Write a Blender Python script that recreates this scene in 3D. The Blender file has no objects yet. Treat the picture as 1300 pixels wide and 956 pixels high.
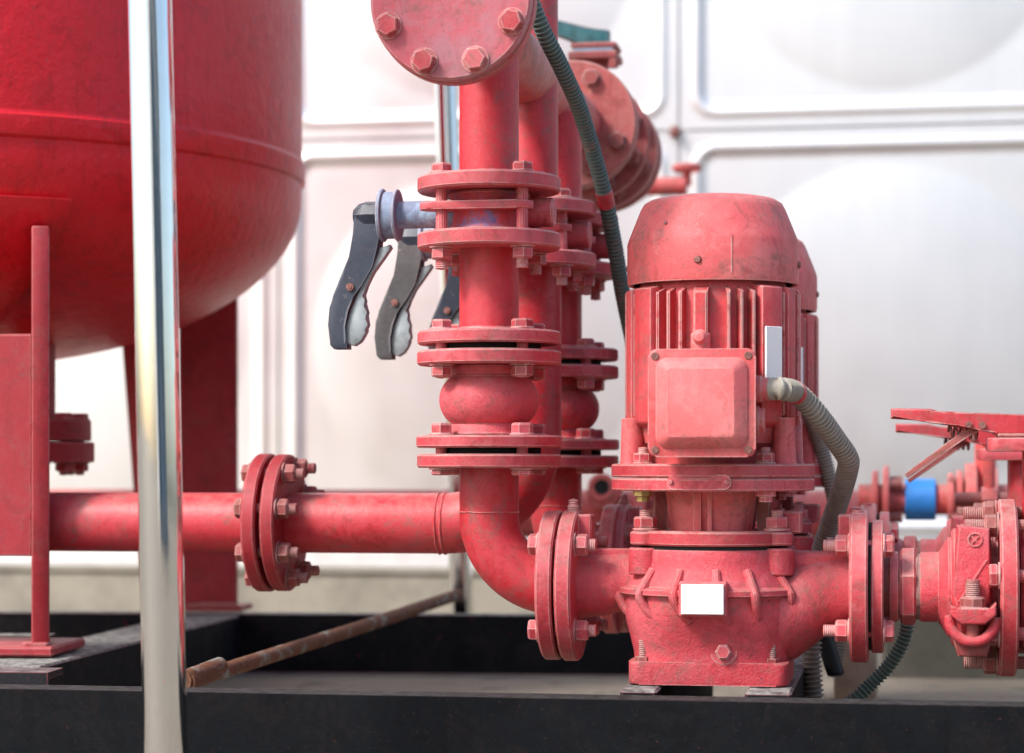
import bpy, bmesh, math, random
from mathutils import Matrix, Vector, noise as mnoise
random.seed(7)
R = math.radians
SC = bpy.context.scene
COL = SC.collection

# ------------------------------------------------------------------ camera, world, sun, exposure
TH = R(9.8); F = 2900.0; D0 = 2900.0            # millimetres throughout, scaled to metres on linking
VD = Vector((-math.sin(TH), math.cos(TH), 0)); RT = Vector((math.cos(TH), math.sin(TH), 0)); UP = Vector((0, 0, 1))
CAMP = -D0 * VD + 29.0 * RT + Vector((0, 0, 375.0))
cam = bpy.data.cameras.new('camera'); camo = bpy.data.objects.new('camera', cam); COL.objects.link(camo)
camo.location = CAMP * .001; camo.rotation_euler = (R(90), 0, TH)
cam.sensor_width = 36; cam.lens = 36 * F / 1300; cam.shift_y = 112 / 1300
cam.clip_start = .05; cam.clip_end = 2000
cam.dof.use_dof = True; cam.dof.focus_distance = 2.86; cam.dof.aperture_fstop = 3.8
SC.camera = camo

SUN_EL = R(44); SUN_AZ = R(226)                 # clockwise from +Y: behind the camera, a little left
W = bpy.data.worlds.new('World'); SC.world = W; W.use_nodes = True
wn = W.node_tree.nodes; wl = W.node_tree.links
sky = wn.new('ShaderNodeTexSky'); sky.sky_type = 'NISHITA'; sky.sun_disc = False
sky.sun_elevation = SUN_EL; sky.sun_rotation = SUN_AZ
sky.air_density = 1.0; sky.dust_density = 2.6; sky.ozone_density = 1.0
wl.new(sky.outputs[0], wn['Background'].inputs[0]); wn['Background'].inputs[1].default_value = .088
sl = bpy.data.lights.new('sun', 'SUN'); so = bpy.data.objects.new('sun', sl); COL.objects.link(so)
sl.energy = 1.5; sl.angle = R(14); sl.color = (1, .97, .93)
sd = Vector((math.sin(SUN_AZ) * math.cos(SUN_EL), math.cos(SUN_AZ) * math.cos(SUN_EL), math.sin(SUN_EL)))
so.rotation_euler = sd.to_track_quat('Z', 'Y').to_euler()
SC.view_settings.view_transform = 'Standard'; SC.view_settings.look = 'None'
SC.view_settings.exposure = 1.58; SC.view_settings.gamma = 1
SC.cycles.max_bounces = 8

# ------------------------------------------------------------------ picture measurements -> world points
def pt(px, py, s):
    d = D0 / s
    return CAMP + VD * d + RT * ((px - 650) / F * d) + UP * ((590 - py) / F * d)
def on(px, py, Y):
    dr = VD + RT * ((px - 650) / F) + UP * ((590 - py) / F)
    return CAMP + dr * ((Y - CAMP.y) / dr.y)
def X(px, Y=0): return on(px, 590, Y).x

# ------------------------------------------------------------------ materials
def newmat(name):
    m = bpy.data.materials.new(name); m.use_nodes = True
    nt = m.node_tree
    return m, nt.nodes, nt.links, nt.nodes['Principled BSDF']
def noise(n, l, vec, scale, detail=4, rough=.55, dist=0):
    t = n.new('ShaderNodeTexNoise'); t.inputs['Scale'].default_value = scale
    t.inputs['Detail'].default_value = detail; t.inputs['Roughness'].default_value = rough
    t.inputs['Distortion'].default_value = dist
    l.new(vec, t.inputs['Vector']); return t.outputs['Fac']
def ramp(n, l, fac, a, b):
    r = n.new('ShaderNodeMapRange'); r.interpolation_type = 'SMOOTHSTEP'
    r.inputs['From Min'].default_value = a; r.inputs['From Max'].default_value = b
    l.new(fac, r.inputs['Value']); return r.outputs['Result']
def mul(n, l, a, b):
    m = n.new('ShaderNodeMath'); m.operation = 'MULTIPLY'
    l.new(a, m.inputs[0])
    if isinstance(b, (int, float)): m.inputs[1].default_value = b
    else: l.new(b, m.inputs[1])
    return m.outputs[0]
def mix(n, l, fac, a, b):
    m = n.new('ShaderNodeMix'); m.data_type = 'RGBA'
    if isinstance(fac, (int, float)): m.inputs[0].default_value = fac
    else: l.new(fac, m.inputs[0])
    for k, v in ((6, a), (7, b)):
        if isinstance(v, tuple): m.inputs[k].default_value = (*v, 1)
        else: l.new(v, m.inputs[k])
    return m.outputs[2]
def bump(n, l, p, h, strength, dist=.002):
    b = n.new('ShaderNodeBump'); b.inputs['Strength'].default_value = strength; b.inputs['Distance'].default_value = dist
    l.new(h, b.inputs['Height']); l.new(b.outputs[0], p.inputs['Normal'])
def worldpos(n): return n.new('ShaderNodeNewGeometry')

def paint(name, col, pale, rough=.4, dust=.5, chips=.3, grain=.25, under=(.13, .07, .10), dustcol=(.43, .28, .245), dent=1.6, gsize=260, patches=(.42, .68), film_=.3, tint=.45, grime=.7, grimecol=(.19, .085, .072), spec=.5, wear=.5, wearcol=(.70, .50, .46)):
    m, n, l, p = newmat(name)
    g = worldpos(n); pos = g.outputs['Position']
    deep = (col[0] * .66, col[1] * .5, col[2] * .5)
    c = mix(n, l, ramp(n, l, noise(n, l, pos, 9, 6, .6), *patches), col, pale)
    c = mix(n, l, mul(n, l, ramp(n, l, noise(n, l, pos, 42, 5, .65, .6), .52, .72), .45), c, pale)
    c = mix(n, l, mul(n, l, ramp(n, l, noise(n, l, pos, 21, 9, .72, 1.2), .53, .59), .6), c, deep)
    c = mix(n, l, mul(n, l, ramp(n, l, noise(n, l, pos, 33, 9, .78, .8), .54, .60), .55), c, pale)
    mp = n.new('ShaderNodeMapping'); mp.inputs['Scale'].default_value = (1, 1, .09); l.new(pos, mp.inputs[0])
    c = mix(n, l, mul(n, l, ramp(n, l, noise(n, l, mp.outputs[0], 75, 5, .65), .52, .68), .5), c, deep)
    oi = n.new('ShaderNodeObjectInfo')
    c = mix(n, l, mul(n, l, ramp(n, l, oi.outputs['Random'], .35, 1), tint), c, pale)
    c = mix(n, l, mul(n, l, ramp(n, l, oi.outputs['Random'], .45, 0), tint), c, deep)
    gr = mul(n, l, ramp(n, l, noise(n, l, pos, 16, 9, .78, .9), .48, .62), ramp(n, l, noise(n, l, pos, 130, 7, .8), .36, .62))
    c = mix(n, l, mul(n, l, gr, grime), c, grimecol)
    ch = ramp(n, l, noise(n, l, pos, 70, 8, .78, .3), .67 - .06 * chips, .685 - .05 * chips)
    c = mix(n, l, mul(n, l, ch, min(1, chips * 1.3)), c, under)
    ch2 = ramp(n, l, noise(n, l, pos, 240, 4, .65), .66, .69)
    c = mix(n, l, mul(n, l, ch2, min(1, chips * 1.5)), c, (.07, .03, .03))
    sx = n.new('ShaderNodeSeparateXYZ'); l.new(g.outputs['Normal'], sx.inputs[0])
    up = ramp(n, l, sx.outputs[2], .15, .95)
    dn = ramp(n, l, noise(n, l, pos, 60, 5, .7), .25, .7)
    df = mul(n, l, mul(n, l, up, dn), dust)
    c = mix(n, l, df, c, dustcol)
    film = mul(n, l, ramp(n, l, noise(n, l, pos, 170, 8, .85), .38, .75), dust * film_)
    c = mix(n, l, film, c, dustcol)
    if wear:
        bv = n.new('ShaderNodeBevel'); bv.samples = 3; bv.inputs['Radius'].default_value = .0022
        dt = n.new('ShaderNodeVectorMath'); dt.operation = 'DOT_PRODUCT'
        l.new(bv.outputs[0], dt.inputs[0]); l.new(g.outputs['Normal'], dt.inputs[1])
        e = ramp(n, l, dt.outputs['Value'], .995, .90)
        ew = mul(n, l, mul(n, l, e, ramp(n, l, noise(n, l, pos, 55, 6, .7), .32, .52)), wear)
        c = mix(n, l, ew, c, wearcol)
    l.new(c, p.inputs['Base Color'])
    rr = n.new('ShaderNodeMapRange'); rr.inputs['To Min'].default_value = rough - .1; rr.inputs['To Max'].default_value = rough + .25
    l.new(noise(n, l, pos, 30, 6, .7), rr.inputs['Value']); l.new(rr.outputs[0], p.inputs['Roughness'])
    p.inputs['Specular IOR Level'].default_value = spec
    ad = n.new('ShaderNodeMath'); ad.operation = 'MULTIPLY_ADD'
    l.new(noise(n, l, pos, 55, 5, .65), ad.inputs[0]); ad.inputs[1].default_value = dent; l.new(noise(n, l, pos, gsize, 5, .65), ad.inputs[2])
    ad2 = n.new('ShaderNodeMath'); ad2.operation = 'MULTIPLY_ADD'; l.new(ch, ad2.inputs[0]); ad2.inputs[1].default_value = -.8; l.new(ad.outputs[0], ad2.inputs[2])
    bump(n, l, p, ad2.outputs[0], grain, .0012)
    return m

def simple(name, col, rough=.5, metal=0, var=.25, scale=40, bm_=.1, bs=200, col2=None, lo=.4, hi=.7):
    m, n, l, p = newmat(name)
    pos = worldpos(n).outputs['Position']
    c2 = col2 or tuple(x * (1 - var) for x in col)
    c = mix(n, l, ramp(n, l, noise(n, l, pos, scale, 6, .65), lo, hi), col, c2)
    l.new(c, p.inputs['Base Color']); p.inputs['Metallic'].default_value = metal
    rr = n.new('ShaderNodeMapRange'); rr.inputs['To Min'].default_value = max(.02, rough - .1); rr.inputs['To Max'].default_value = rough + .15
    l.new(noise(n, l, pos, scale * 1.7, 4), rr.inputs['Value']); l.new(rr.outputs[0], p.inputs['Roughness'])
    bump(n, l, p, noise(n, l, pos, bs, 4), bm_, .001)
    return m

M = {}
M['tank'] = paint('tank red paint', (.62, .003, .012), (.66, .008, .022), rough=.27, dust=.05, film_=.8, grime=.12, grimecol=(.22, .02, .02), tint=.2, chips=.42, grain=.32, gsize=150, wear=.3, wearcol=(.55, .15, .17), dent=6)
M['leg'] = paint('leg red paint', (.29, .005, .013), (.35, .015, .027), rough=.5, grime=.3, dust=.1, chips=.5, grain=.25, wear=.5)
M['pipe'] = paint('pipe red paint', (.50, .011, .024), (.55, .045, .062), rough=.38, dust=.34, chips=.5, grain=.3)
M['flange'] = paint('flange red paint', (.53, .030, .048), (.61, .11, .13), rough=.46, dust=.62, chips=.55, grain=.4, wear=1)
M['blind'] = paint('mottled flange paint', (.56, .030, .050), (.40, .14, .175), rough=.42, dust=.3, chips=.7, grain=.3, wear=.9, patches=(.44, .58), under=(.40, .24, .30))
M['cast'] = paint('cast pump red paint', (.56, .030, .050), (.63, .10, .125), rough=.50, dust=.45, chips=.4, grain=1, gsize=420)
M['motor'] = paint('motor red paint', (.63, .080, .088), (.69, .18, .18), rough=.46, dust=.42, chips=.3, grain=.35, wear=.8)
M['fin'] = paint('motor fin red paint', (.54, .035, .044), (.60, .09, .10), rough=.48, dust=.3, chips=.3, grain=.3, wear=.8)
M['bolt'] = paint('bolt red paint', (.50, .032, .05), (.58, .12, .14), rough=.43, dust=.5, chips=.9, grain=.4, under=(.16, .10, .08), wear=1)
M['rustbolt'] = paint('weathered bolt paint', (.26, .03, .032), (.30, .08, .07), rough=.6, dust=.4, chips=1, grain=.4, under=(.12, .07, .04), wear=.6)
M['dirtydimred'] = paint('grimy dimmed valve paint', (.36, .05, .05), (.42, .13, .115), rough=.55, dust=.8, chips=.8, grain=.4, wear=.6)  # grime plus shade put into the colour, so the valve reads less sunlit
M['blackred'] = paint('black paint spattered red', (.012, .014, .018), (.02, .022, .026), rough=.6, dust=.8, film_=.05, spec=.2, grime=.1, chips=1, under=(.40, .03, .05), dustcol=(.30, .24, .235), wear=.8, wearcol=(.4, .1, .12))
M['rearred'] = paint('back pipe red paint', (.60, .06, .06), (.66, .13, .12), rough=.5, dust=.6, chips=.2, grain=.2)
M['black'] = paint('black frame paint', (.004, .005, .008), (.007, .009, .012), rough=.6, dust=.9, film_=.012, spec=.12, grime=.3, grimecol=(.05, .035, .025), chips=.55, grain=.3, under=(.22, .02, .03), dustcol=(.40, .41, .38), wear=.8, wearcol=(.40, .13, .14))
M['skid'] = paint('skid black paint', (.003, .004, .006), (.006, .007, .009), rough=.6, dust=.3, film_=.02, spec=.1, grime=.2, grimecol=(.035, .02, .014), chips=.35, grain=.35, under=(.07, .02, .015), dustcol=(.2, .2, .19), wear=.25, wearcol=(.12, .09, .08))
M['lever'] = paint('lever black paint', (.012, .02, .042), (.03, .04, .065), rough=.42, dust=.3, chips=.8, grain=.15, under=(.2, .17, .16), dustcol=(.3, .3, .32), film_=.08, grime=.08, wear=.5, wearcol=(.3, .32, .36))
M['levergrey'] = paint('scuffed lever paint', (.018, .02, .028), (.09, .085, .085), rough=.55, dust=.4, chips=.9, grain=.2, under=(.25, .2, .18), dustcol=(.3, .3, .3), film_=.14, grime=.15, wear=.5, wearcol=(.3, .3, .32))
M['bluepaint'] = paint('faded blue paint', (.17, .25, .42), (.34, .45, .57), rough=.5, dust=.3, chips=.8, grain=.2, under=(.42, .05, .06), dustcol=(.55, .6, .66))
M['teal'] = paint('teal lever paint', (.03, .20, .24), (.12, .36, .36), rough=.5, dust=.3, chips=.6, grain=.2, under=(.25, .1, .08), dustcol=(.4, .5, .5))
M['brightblue'] = simple('bright blue sleeve', (.04, .26, .72), .4, 0, .2)
M['trigger'] = simple('grey trigger metal', (.30, .34, .36), .45, .2, .5, 40, .1)
M['gasket'] = simple('black rubber gasket', (.012, .012, .012), .8, 0, .3)
M['screw'] = simple('rusty screw steel', (.30, .13, .11), .55, .35, .6, 350)
M['brass'] = simple('brassy bolt end', (.40, .28, .10), .45, .7, .4, 400)
M['white'] = simple('blank white plate', (.86, .86, .86), .45, 0, .03)
M['conduit'] = simple('conduit grey', (.25, .235, .20), .6, 0, .4, 60, .1, 200, col2=(.34, .30, .25), lo=.4, hi=.65)
M['conduitgreen'] = simple('conduit green grey', (.09, .135, .12), .5, 0, .4, 30, .1, 200, col2=(.26, .14, .115), lo=.52, hi=.68)
M['hose'] = simple('black hose', (.012, .014, .015), .5)
M['cream'] = simple('cream stone block', (.58, .50, .36), .85, 0, .3, 30, .4, 90)
M['plinth'] = simple('plinth concrete', (.30, .28, .23), .9, 0, .25, 12, .3, 60)
M['rail'] = simple('pale rail steel', (.78, .78, .78), .35, .3, .1, 20, .05)

def chrome():
    m, n, l, p = newmat('polished stainless tube')
    pos = worldpos(n).outputs['Position']
    mp = n.new('ShaderNodeMapping'); mp.inputs['Scale'].default_value = (1, 1, .05); l.new(pos, mp.inputs[0])
    sm = noise(n, l, pos, 30, 6, .7)
    st = noise(n, l, mp.outputs[0], 160, 3)
    sp = ramp(n, l, noise(n, l, pos, 120, 4, .7), .715, .73)
    c = mix(n, l, sm, (.80, .80, .78), (.70, .71, .70))
    c = mix(n, l, sp, c, (.5, .06, .07)); l.new(c, p.inputs['Base Color'])
    inv = n.new('ShaderNodeMath'); inv.operation = 'SUBTRACT'; inv.inputs[0].default_value = 1; l.new(sp, inv.inputs[1])
    l.new(inv.outputs[0], p.inputs['Metallic'])
    rr = n.new('ShaderNodeMapRange'); rr.inputs['From Min'].default_value = .35; rr.inputs['From Max'].default_value = .75
    rr.inputs['To Min'].default_value = .03; rr.inputs['To Max'].default_value = .13
    l.new(sm, rr.inputs['Value']); l.new(rr.outputs[0], p.inputs['Roughness'])
    bump(n, l, p, st, .05, .001)
    return m
M['chrome'] = chrome()

def panelmetal():
    m, n, l, p = newmat('pressed stainless panel')
    pos = worldpos(n).outputs['Position']
    mp = n.new('ShaderNodeMapping'); mp.inputs['Scale'].default_value = (1, 1, .12); l.new(pos, mp.inputs[0])
    c = mix(n, l, noise(n, l, mp.outputs[0], 14, 5, .6), (.80, .80, .79), (.70, .70, .70))
    l.new(c, p.inputs['Base Color']); p.inputs['Metallic'].default_value = .8
    rr = n.new('ShaderNodeMapRange'); rr.inputs['To Min'].default_value = .33; rr.inputs['To Max'].default_value = .5
    l.new(noise(n, l, pos, 8, 5), rr.inputs['Value']); l.new(rr.outputs[0], p.inputs['Roughness'])
    bump(n, l, p, noise(n, l, mp.outputs[0], 60, 3), .04, .001)
    return m
M['panel'] = panelmetal()

def rusty():
    m, n, l, p = newmat('rusty painted rod')
    pos = worldpos(n).outputs['Position']
    mp = n.new('ShaderNodeMapping'); mp.inputs['Scale'].default_value = (2.2, 1, 1); l.new(pos, mp.inputs[0])
    a = ramp(n, l, noise(n, l, mp.outputs[0], 17, 6, .6, .5), .38, .48)
    c = mix(n, l, a, (.24, .27, .24), (.16, .06, .028))
    c = mix(n, l, ramp(n, l, noise(n, l, pos, 90, 5, .7), .5, .7), c, (.07, .025, .015))
    l.new(c, p.inputs['Base Color']); p.inputs['Roughness'].default_value = .8
    bump(n, l, p, noise(n, l, pos, 200, 6, .7), .8, .002)
    return m
M['rod'] = rusty()

def ground_mat():
    m, n, l, p = newmat('stained concrete ground')
    pos = worldpos(n).outputs['Position']
    c = mix(n, l, noise(n, l, pos, 2.2, 6, .6), (.27, .225, .165), (.17, .145, .11))
    c = mix(n, l, ramp(n, l, noise(n, l, pos, 9, 6, .7), .5, .72), c, (.085, .075, .06))
    c = mix(n, l, mul(n, l, ramp(n, l, noise(n, l, pos, 130, 4, .7), .45, .75), .6), c, (.38, .33, .27))
    l.new(c, p.inputs['Base Color']); p.inputs['Roughness'].default_value = .9
    bump(n, l, p, noise(n, l, pos, 110, 6, .7), .5, .004)
    return m
M['ground'] = ground_mat()

# ------------------------------------------------------------------ builders (millimetres)
I4 = Matrix.Identity(4)
AX = Matrix.Rotation(R(90), 4, 'Y')             # local z -> +X
AY = Matrix.Rotation(R(-90), 4, 'X')            # local z -> +Y
AYN = Matrix.Rotation(R(90), 4, 'X')            # local z -> -Y
T = Matrix.Translation
def NB(): return bmesh.new()

def lathe(bm, prof, Mx=I4, n=48, a0=0.0, a1=None, closed=False):
    """prof: (r, z) list. full turn unless a1 given (degrees). closed joins the profile's ends."""
    full = a1 is None
    m = n if full else n + 1
    cols = []
    for i in range(m):
        a = 2 * math.pi * i / n if full else R(a0 + (a1 - a0) * i / n)
        ca, sa = math.cos(a), math.sin(a)
        cols.append([None if (r < 1e-6 and full) else bm.verts.new(Mx @ Vector((r * ca, r * sa, z))) for r, z in prof])
    poles = {}
    if full:
        for k, (r, z) in enumerate(prof):
            if r < 1e-6: poles[k] = bm.verts.new(Mx @ Vector((0, 0, z)))
    def V(i, k): return poles[k] if k in poles else cols[i % m][k]
    K = len(prof)
    for i in range(n if full else n):
        for k in range(K if closed else K - 1):
            k2 = (k + 1) % K
            vs = []
            for v in (V(i, k), V(i + 1, k), V(i + 1, k2), V(i, k2)):
                if v not in vs: vs.append(v)
            if len(vs) > 2: bm.faces.new(vs)
    if not full and closed:
        bm.faces.new([cols[0][k] for k in range(K)]); bm.faces.new([cols[-1][k] for k in reversed(range(K))])
    return bm
def ring(bm, ro, ri, z0, z1, Mx=I4, ch=2.0, n=64):
    return lathe(bm, [(ri, z0), (ro - ch, z0), (ro, z0 + ch), (ro, z1 - ch), (ro - ch, z1), (ri, z1)], Mx, n, closed=True)
def cyl(bm, r, z0, z1, Mx=I4, n=32, ch=0.0):
    if ch: p = [(0, z0), (r - ch, z0), (r, z0 + ch), (r, z1 - ch), (r - ch, z1), (0, z1)]
    else: p = [(0, z0), (r, z0), (r, z1), (0, z1)]
    return lathe(bm, p, Mx, n)
def box(bm, x0, x1, y0, y1, z0, z1, Mx=I4, bev=0.0, seg=1):
    b = bmesh.new()
    vs = [b.verts.new((x, y, z)) for x in (x0, x1) for y in (y0, y1) for z in (z0, z1)]
    for f in ((0, 1, 3, 2), (4, 6, 7, 5), (0, 4, 5, 1), (2, 3, 7, 6), (0, 2, 6, 4), (1, 5, 7, 3)): b.faces.new([vs[i] for i in f])
    if bev: bmesh.ops.bevel(b, geom=list(b.edges), offset=bev, segments=seg, affect='EDGES', profile=.5)
    merge(bm, b, Mx); return bm
def merge(bm, b, Mx=I4):
    mp = {}
    for v in b.verts: mp[v] = bm.verts.new(Mx @ v.co)
    for f in b.faces:
        try: bm.faces.new([mp[v] for v in f.verts])
        except ValueError: pass
    b.free()
def prism(bm, pts, t0, t1, Mx=I4, bev=0.0, seg=2):
    """pts in (x, z), extruded along y from t0 to t1."""
    b = bmesh.new()
    A = [b.verts.new((x, t0, z)) for x, z in pts]; B = [b.verts.new((x, t1, z)) for x, z in pts]
    b.faces.new(A); b.faces.new(list(reversed(B)))
    for i in range(len(pts)):
        j = (i + 1) % len(pts); b.faces.new((A[j], A[i], B[i], B[j]))
    if bev:
        es = [e for e in b.edges if abs(e.verts[0].co.y - e.verts[1].co.y) < 1e-6]
        bmesh.ops.bevel(b, geom=es, offset=bev, segments=seg, affect='EDGES', profile=.5)
    merge(bm, b, Mx); return bm
def rrect(w, h, r, k=5, cx=0, cz=0):
    o = []
    for qx, qz, a in ((1, 1, 0), (-1, 1, 90), (-1, -1, 180), (1, -1, 270)):
        for i in range(k + 1):
            t = R(a + 90 * i / k); o.append((cx + qx * (w - r) + r * math.cos(t), cz + qz * (h - r) + r * math.sin(t)))
    return o
def loft(bm, rings, caps=True):
    vs = [[bm.verts.new(p) for p in rg] for rg in rings]
    n = len(vs[0])
    for a, b in zip(vs, vs[1:]):
        for i in range(n): bm.faces.new((a[i], a[(i + 1) % n], b[(i + 1) % n], b[i]))
    if caps: bm.faces.new(list(reversed(vs[0]))); bm.faces.new(vs[-1])
    return bm
def smooth_path(pts, step):
    P = [Vector(p) for p in pts]; P = [2 * P[0] - P[1]] + P + [2 * P[-1] - P[-2]]
    dense = []
    for i in range(1, len(P) - 2):
        for k in range(60):
            t = k / 60
            dense.append(.5 * ((2 * P[i]) + (P[i + 1] - P[i - 1]) * t + (2 * P[i - 1] - 5 * P[i] + 4 * P[i + 1] - P[i + 2]) * t * t + (3 * P[i] - P[i - 1] - 3 * P[i + 1] + P[i + 2]) * t ** 3))
    dense.append(P[-2]); out = [dense[0]]; acc = 0
    for a, b in zip(dense, dense[1:]):
        seg = (b - a).length
        if seg < 1e-9: continue
        while acc + seg >= step:
            a = a + (b - a) * ((step - acc) / seg); seg = (b - a).length; acc = 0; out.append(a.copy())
        acc += seg
    return out
def sweep(bm, path, rad, n=16, caps=True):
    up = Vector((0.13, .21, 1)).normalized(); rings = []
    for i, p in enumerate(path):
        d = (path[min(i + 1, len(path) - 1)] - path[max(i - 1, 0)]).normalized()
        u = (up - d * up.dot(d))
        if u.length < .05: u = Vector((1, 0, 0)) - d * d.x
        u.normalize(); w = d.cross(u); up = u
        r = rad(i) if callable(rad) else rad
        rings.append([p + (u * math.cos(2 * math.pi * k / n) + w * math.sin(2 * math.pi * k / n)) * r for k in range(n)])
    return loft(bm, rings, caps)
def bar(bm, a, b, r, n=24):
    return sweep(bm, [Vector(a), Vector(b)], r, n)
def superell(hx, hy, z, e=2.6, n=56, cx=0, cy=0):
    o = []
    for k in range(n):
        t = 2 * math.pi * k / n; c, s = math.cos(t), math.sin(t)
        o.append(Vector((cx + hx * math.copysign(abs(c) ** (2 / e), c), cy + hy * math.copysign(abs(s) ** (2 / e), s), z)))
    return o

# ------------------------------------------------------------------ scene objects
def finish(bm, name, mat, sharp=32):
    bmesh.ops.recalc_face_normals(bm, faces=list(bm.faces))
    bmesh.ops.scale(bm, vec=(.001,) * 3, verts=list(bm.verts))
    me = bpy.data.meshes.new(name); bm.to_mesh(me); bm.free()
    me.materials.append(M[mat])
    me.polygons.foreach_set('use_smooth', [True] * len(me.polygons)); me.set_sharp_from_angle(angle=R(sharp))
    return me
def put(me, name, parent=None, Mx=None):
    o = bpy.data.objects.new(name, me); COL.objects.link(o)
    if parent: o.parent = parent
    if Mx is not None:
        m = Mx.copy(); m.translation = m.translation * .001; o.matrix_local = m
    return o
def part(name, bm, mat, parent, Mx=None, label=None, sharp=32):
    o = put(finish(bm, name, mat, sharp), name, parent, Mx)
    if label: o['label'] = label
    return o
def tag(o, label, cat, group=None):
    o['label'] = label; o['category'] = cat
    if group: o['group'] = group
    return o
def thing(name, label, cat, loc=(0, 0, 0), rz=0, group=None):
    o = bpy.data.objects.new(name, None); COL.objects.link(o); o.empty_display_size = .05
    o.location = Vector(loc) * .001; o.rotation_euler = (0, 0, rz)
    return tag(o, label, cat, group)
def copy_tree(o, parent=None):
    c = o.copy(); COL.objects.link(c)
    if parent: c.parent = parent
    for ch in list(o.children): copy_tree(ch, c)
    return c
def dup(root, loc, label, rz=None):
    c = copy_tree(root); c.location = Vector(loc) * .001; c['label'] = label
    if rz is not None: c.rotation_euler = (0, 0, rz)
    return c

BOLTS = {}
def bolt_mesh(d=16, grip=37, out=12, mat='bolt', head=10.5, nut=14, wash=True, afk=.86):
    """hex head above z=0, washer, shank through, nut and threaded end below z=-grip"""
    key = (d, grip, out, mat, head, nut, wash)
    if key in BOLTS: return BOLTS[key]
    b = NB(); rh = d * afk
    w = 2.2 if wash else 0
    if wash:
        cyl(b, d * .98, 0, 2.2, n=24, ch=.5); cyl(b, d * .98, -grip - 2.2, -grip, n=24, ch=.5)
    lathe(b, [(0, w), (rh, w), (rh, w + head * .8), (rh * .86, w + head), (0, w + head)], n=6)
    cyl(b, d * .46, -grip, 0, n=14)
    z = -grip - w
    if nut: lathe(b, [(0, z), (rh * .88, z), (rh, z - 2), (rh, z - nut + 2), (rh * .86, z - nut), (0, z - nut)], n=6); z -= nut
    if out:
        pr = [(0, z)]; k = 0; r0 = d * .5
        while k * 2.2 < out: pr += [(r0, z - k * 2.2), (r0 * .87, z - k * 2.2 - 1.1)]; k += 1
        pr += [(0, z - k * 2.2)]
        lathe(b, pr, n=14)
    BOLTS[key] = finish(b, 'bolt', mat, 25); return BOLTS[key]
def bolts_z(parent, z, rb, count, me, a0=45, base=I4, flip=False, only=None):
    """bolts round an axis (local z of base) with heads at z (flip: heads pointing to -z)"""
    for k in range(count):
        if only and k not in only: continue
        a = R(a0 + 360 / count * k)
        Mx = base @ T((rb * math.cos(a), rb * math.sin(a), z))
        if flip: Mx = Mx @ Matrix.Rotation(math.pi, 4, 'X')
        Mx = Mx @ Matrix.Rotation(random.uniform(-.5, .5), 4, 'Z') @ Matrix.Rotation(R(30) + random.uniform(-.2, .2), 4, 'Z')
        put(me, 'bolt', parent, Mx)
def weld(bm, r, z, Mx=I4, w=3.2, n=72):
    """a slightly uneven weld bead round a pipe"""
    ph = random.random() * 9
    rgs = []
    for j, (dr, dz) in enumerate(((-1.2, -w), (1.0, -w * .5), (1.7, 0), (1.0, w * .5), (-1.2, w))):
        rgs.append([Mx @ Vector(((r + dr * (1 + .35 * mnoise.noise((k * .9 + ph, j, 0)))) * math.cos(2 * math.pi * k / n), (r + dr) * math.sin(2 * math.pi * k / n), z + dz + .9 * mnoise.noise((k * .35, ph, 2)))) for k in range(n)])
    return loft(bm, rgs, False)

# ------------------------------------------------------------------ setting: ground
b = NB(); q = 600000
vs = [b.verts.new(p) for p in ((-q, -q, 0), (q, -q, 0), (q, q, 0), (-q, q, 0))]; b.faces.new(vs)
g = part('ground', b, 'ground', None); g['kind'] = 'structure'

# ------------------------------------------------------------------ pressed steel water tank behind
WY = on(865, 590, 0).y + 0
SW = .525
wp = pt(862, 166, SW)                            # a panel crossing seen in the photograph
PIT = 1000.0
wt = thing('water_tank', 'large pressed stainless steel panel water tank filling the whole background', 'water tank', (wp.x, wp.y, 0))
def panel_mesh(n=72):
    b = NB(); g_ = []
    for j in range(n + 1):
        row = []
        for i in range(n + 1):
            u = (i / n - .5) * (PIT - 3); v = (j / n - .5) * (PIT - 3)
            # finer spacing near the border
            u = math.copysign(abs(u / 500) ** .72 * 498.5, u); v = math.copysign(abs(v / 500) ** .72 * 498.5, v)
            ax, az = 499 - abs(u), 499 - abs(v)
            rc = 60
            def edge(o):
                x_, z_ = ax - o, az - o
                if x_ < rc and z_ < rc: return rc - math.hypot(rc - x_, rc - z_)
                return min(x_, z_)
            e = edge(30)
            def ss(t): t = max(0, min(1, t)); return t * t * (3 - 2 * t)
            h = 6 * ss(e / 9) * (1 - ss((e - 12) / 16)) - 5 * ss((e - 14) / 18)
            r = math.hypot(u, v); 
            if r < 412: h += 12 * (1 - (r / 412) ** 2) ** .85
            row.append(b.verts.new((u, -h, v)))
        g_.append(row)
    for j in range(n):
        for i in range(n): b.faces.new((g_[j][i], g_[j][i + 1], g_[j + 1][i + 1], g_[j + 1][i]))
    return b
pm = finish(panel_mesh(), 'panel', 'panel', 60)
z_cross = wp.z
base_z = z_cross - PIT
for i in range(-4, 4):
    for k in range(-1, 2):
        put(pm, 'panel', wt, T((PIT * (i + .5), 0, z_cross + PIT * (k + .5))))
b = NB(); box(b, -4 * PIT, 4 * PIT, 14, 2 * PIT, base_z + 4, z_cross + 2 * PIT - 4); part('tank_body', b, 'rail', wt)
for dx, dz in ((-5, -2),):
    b = NB(); box(b, -14, 9, -22, -1, -16, 10, T((dx, 0, z_cross + dz)) @ Matrix.Rotation(R(24), 4, 'Y'), 3)
    cyl(b, 7, 0, 26, T((dx - 2, -8, z_cross + dz - 4)) @ AYN, 6)
    part('corner_clip', b, 'screw', wt)
b = NB(); box(b, -4 * PIT, 4 * PIT, -30, 120, base_z - 62, base_z - 8, I4, 3); part('base_rail', b, 'rail', wt)
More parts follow.
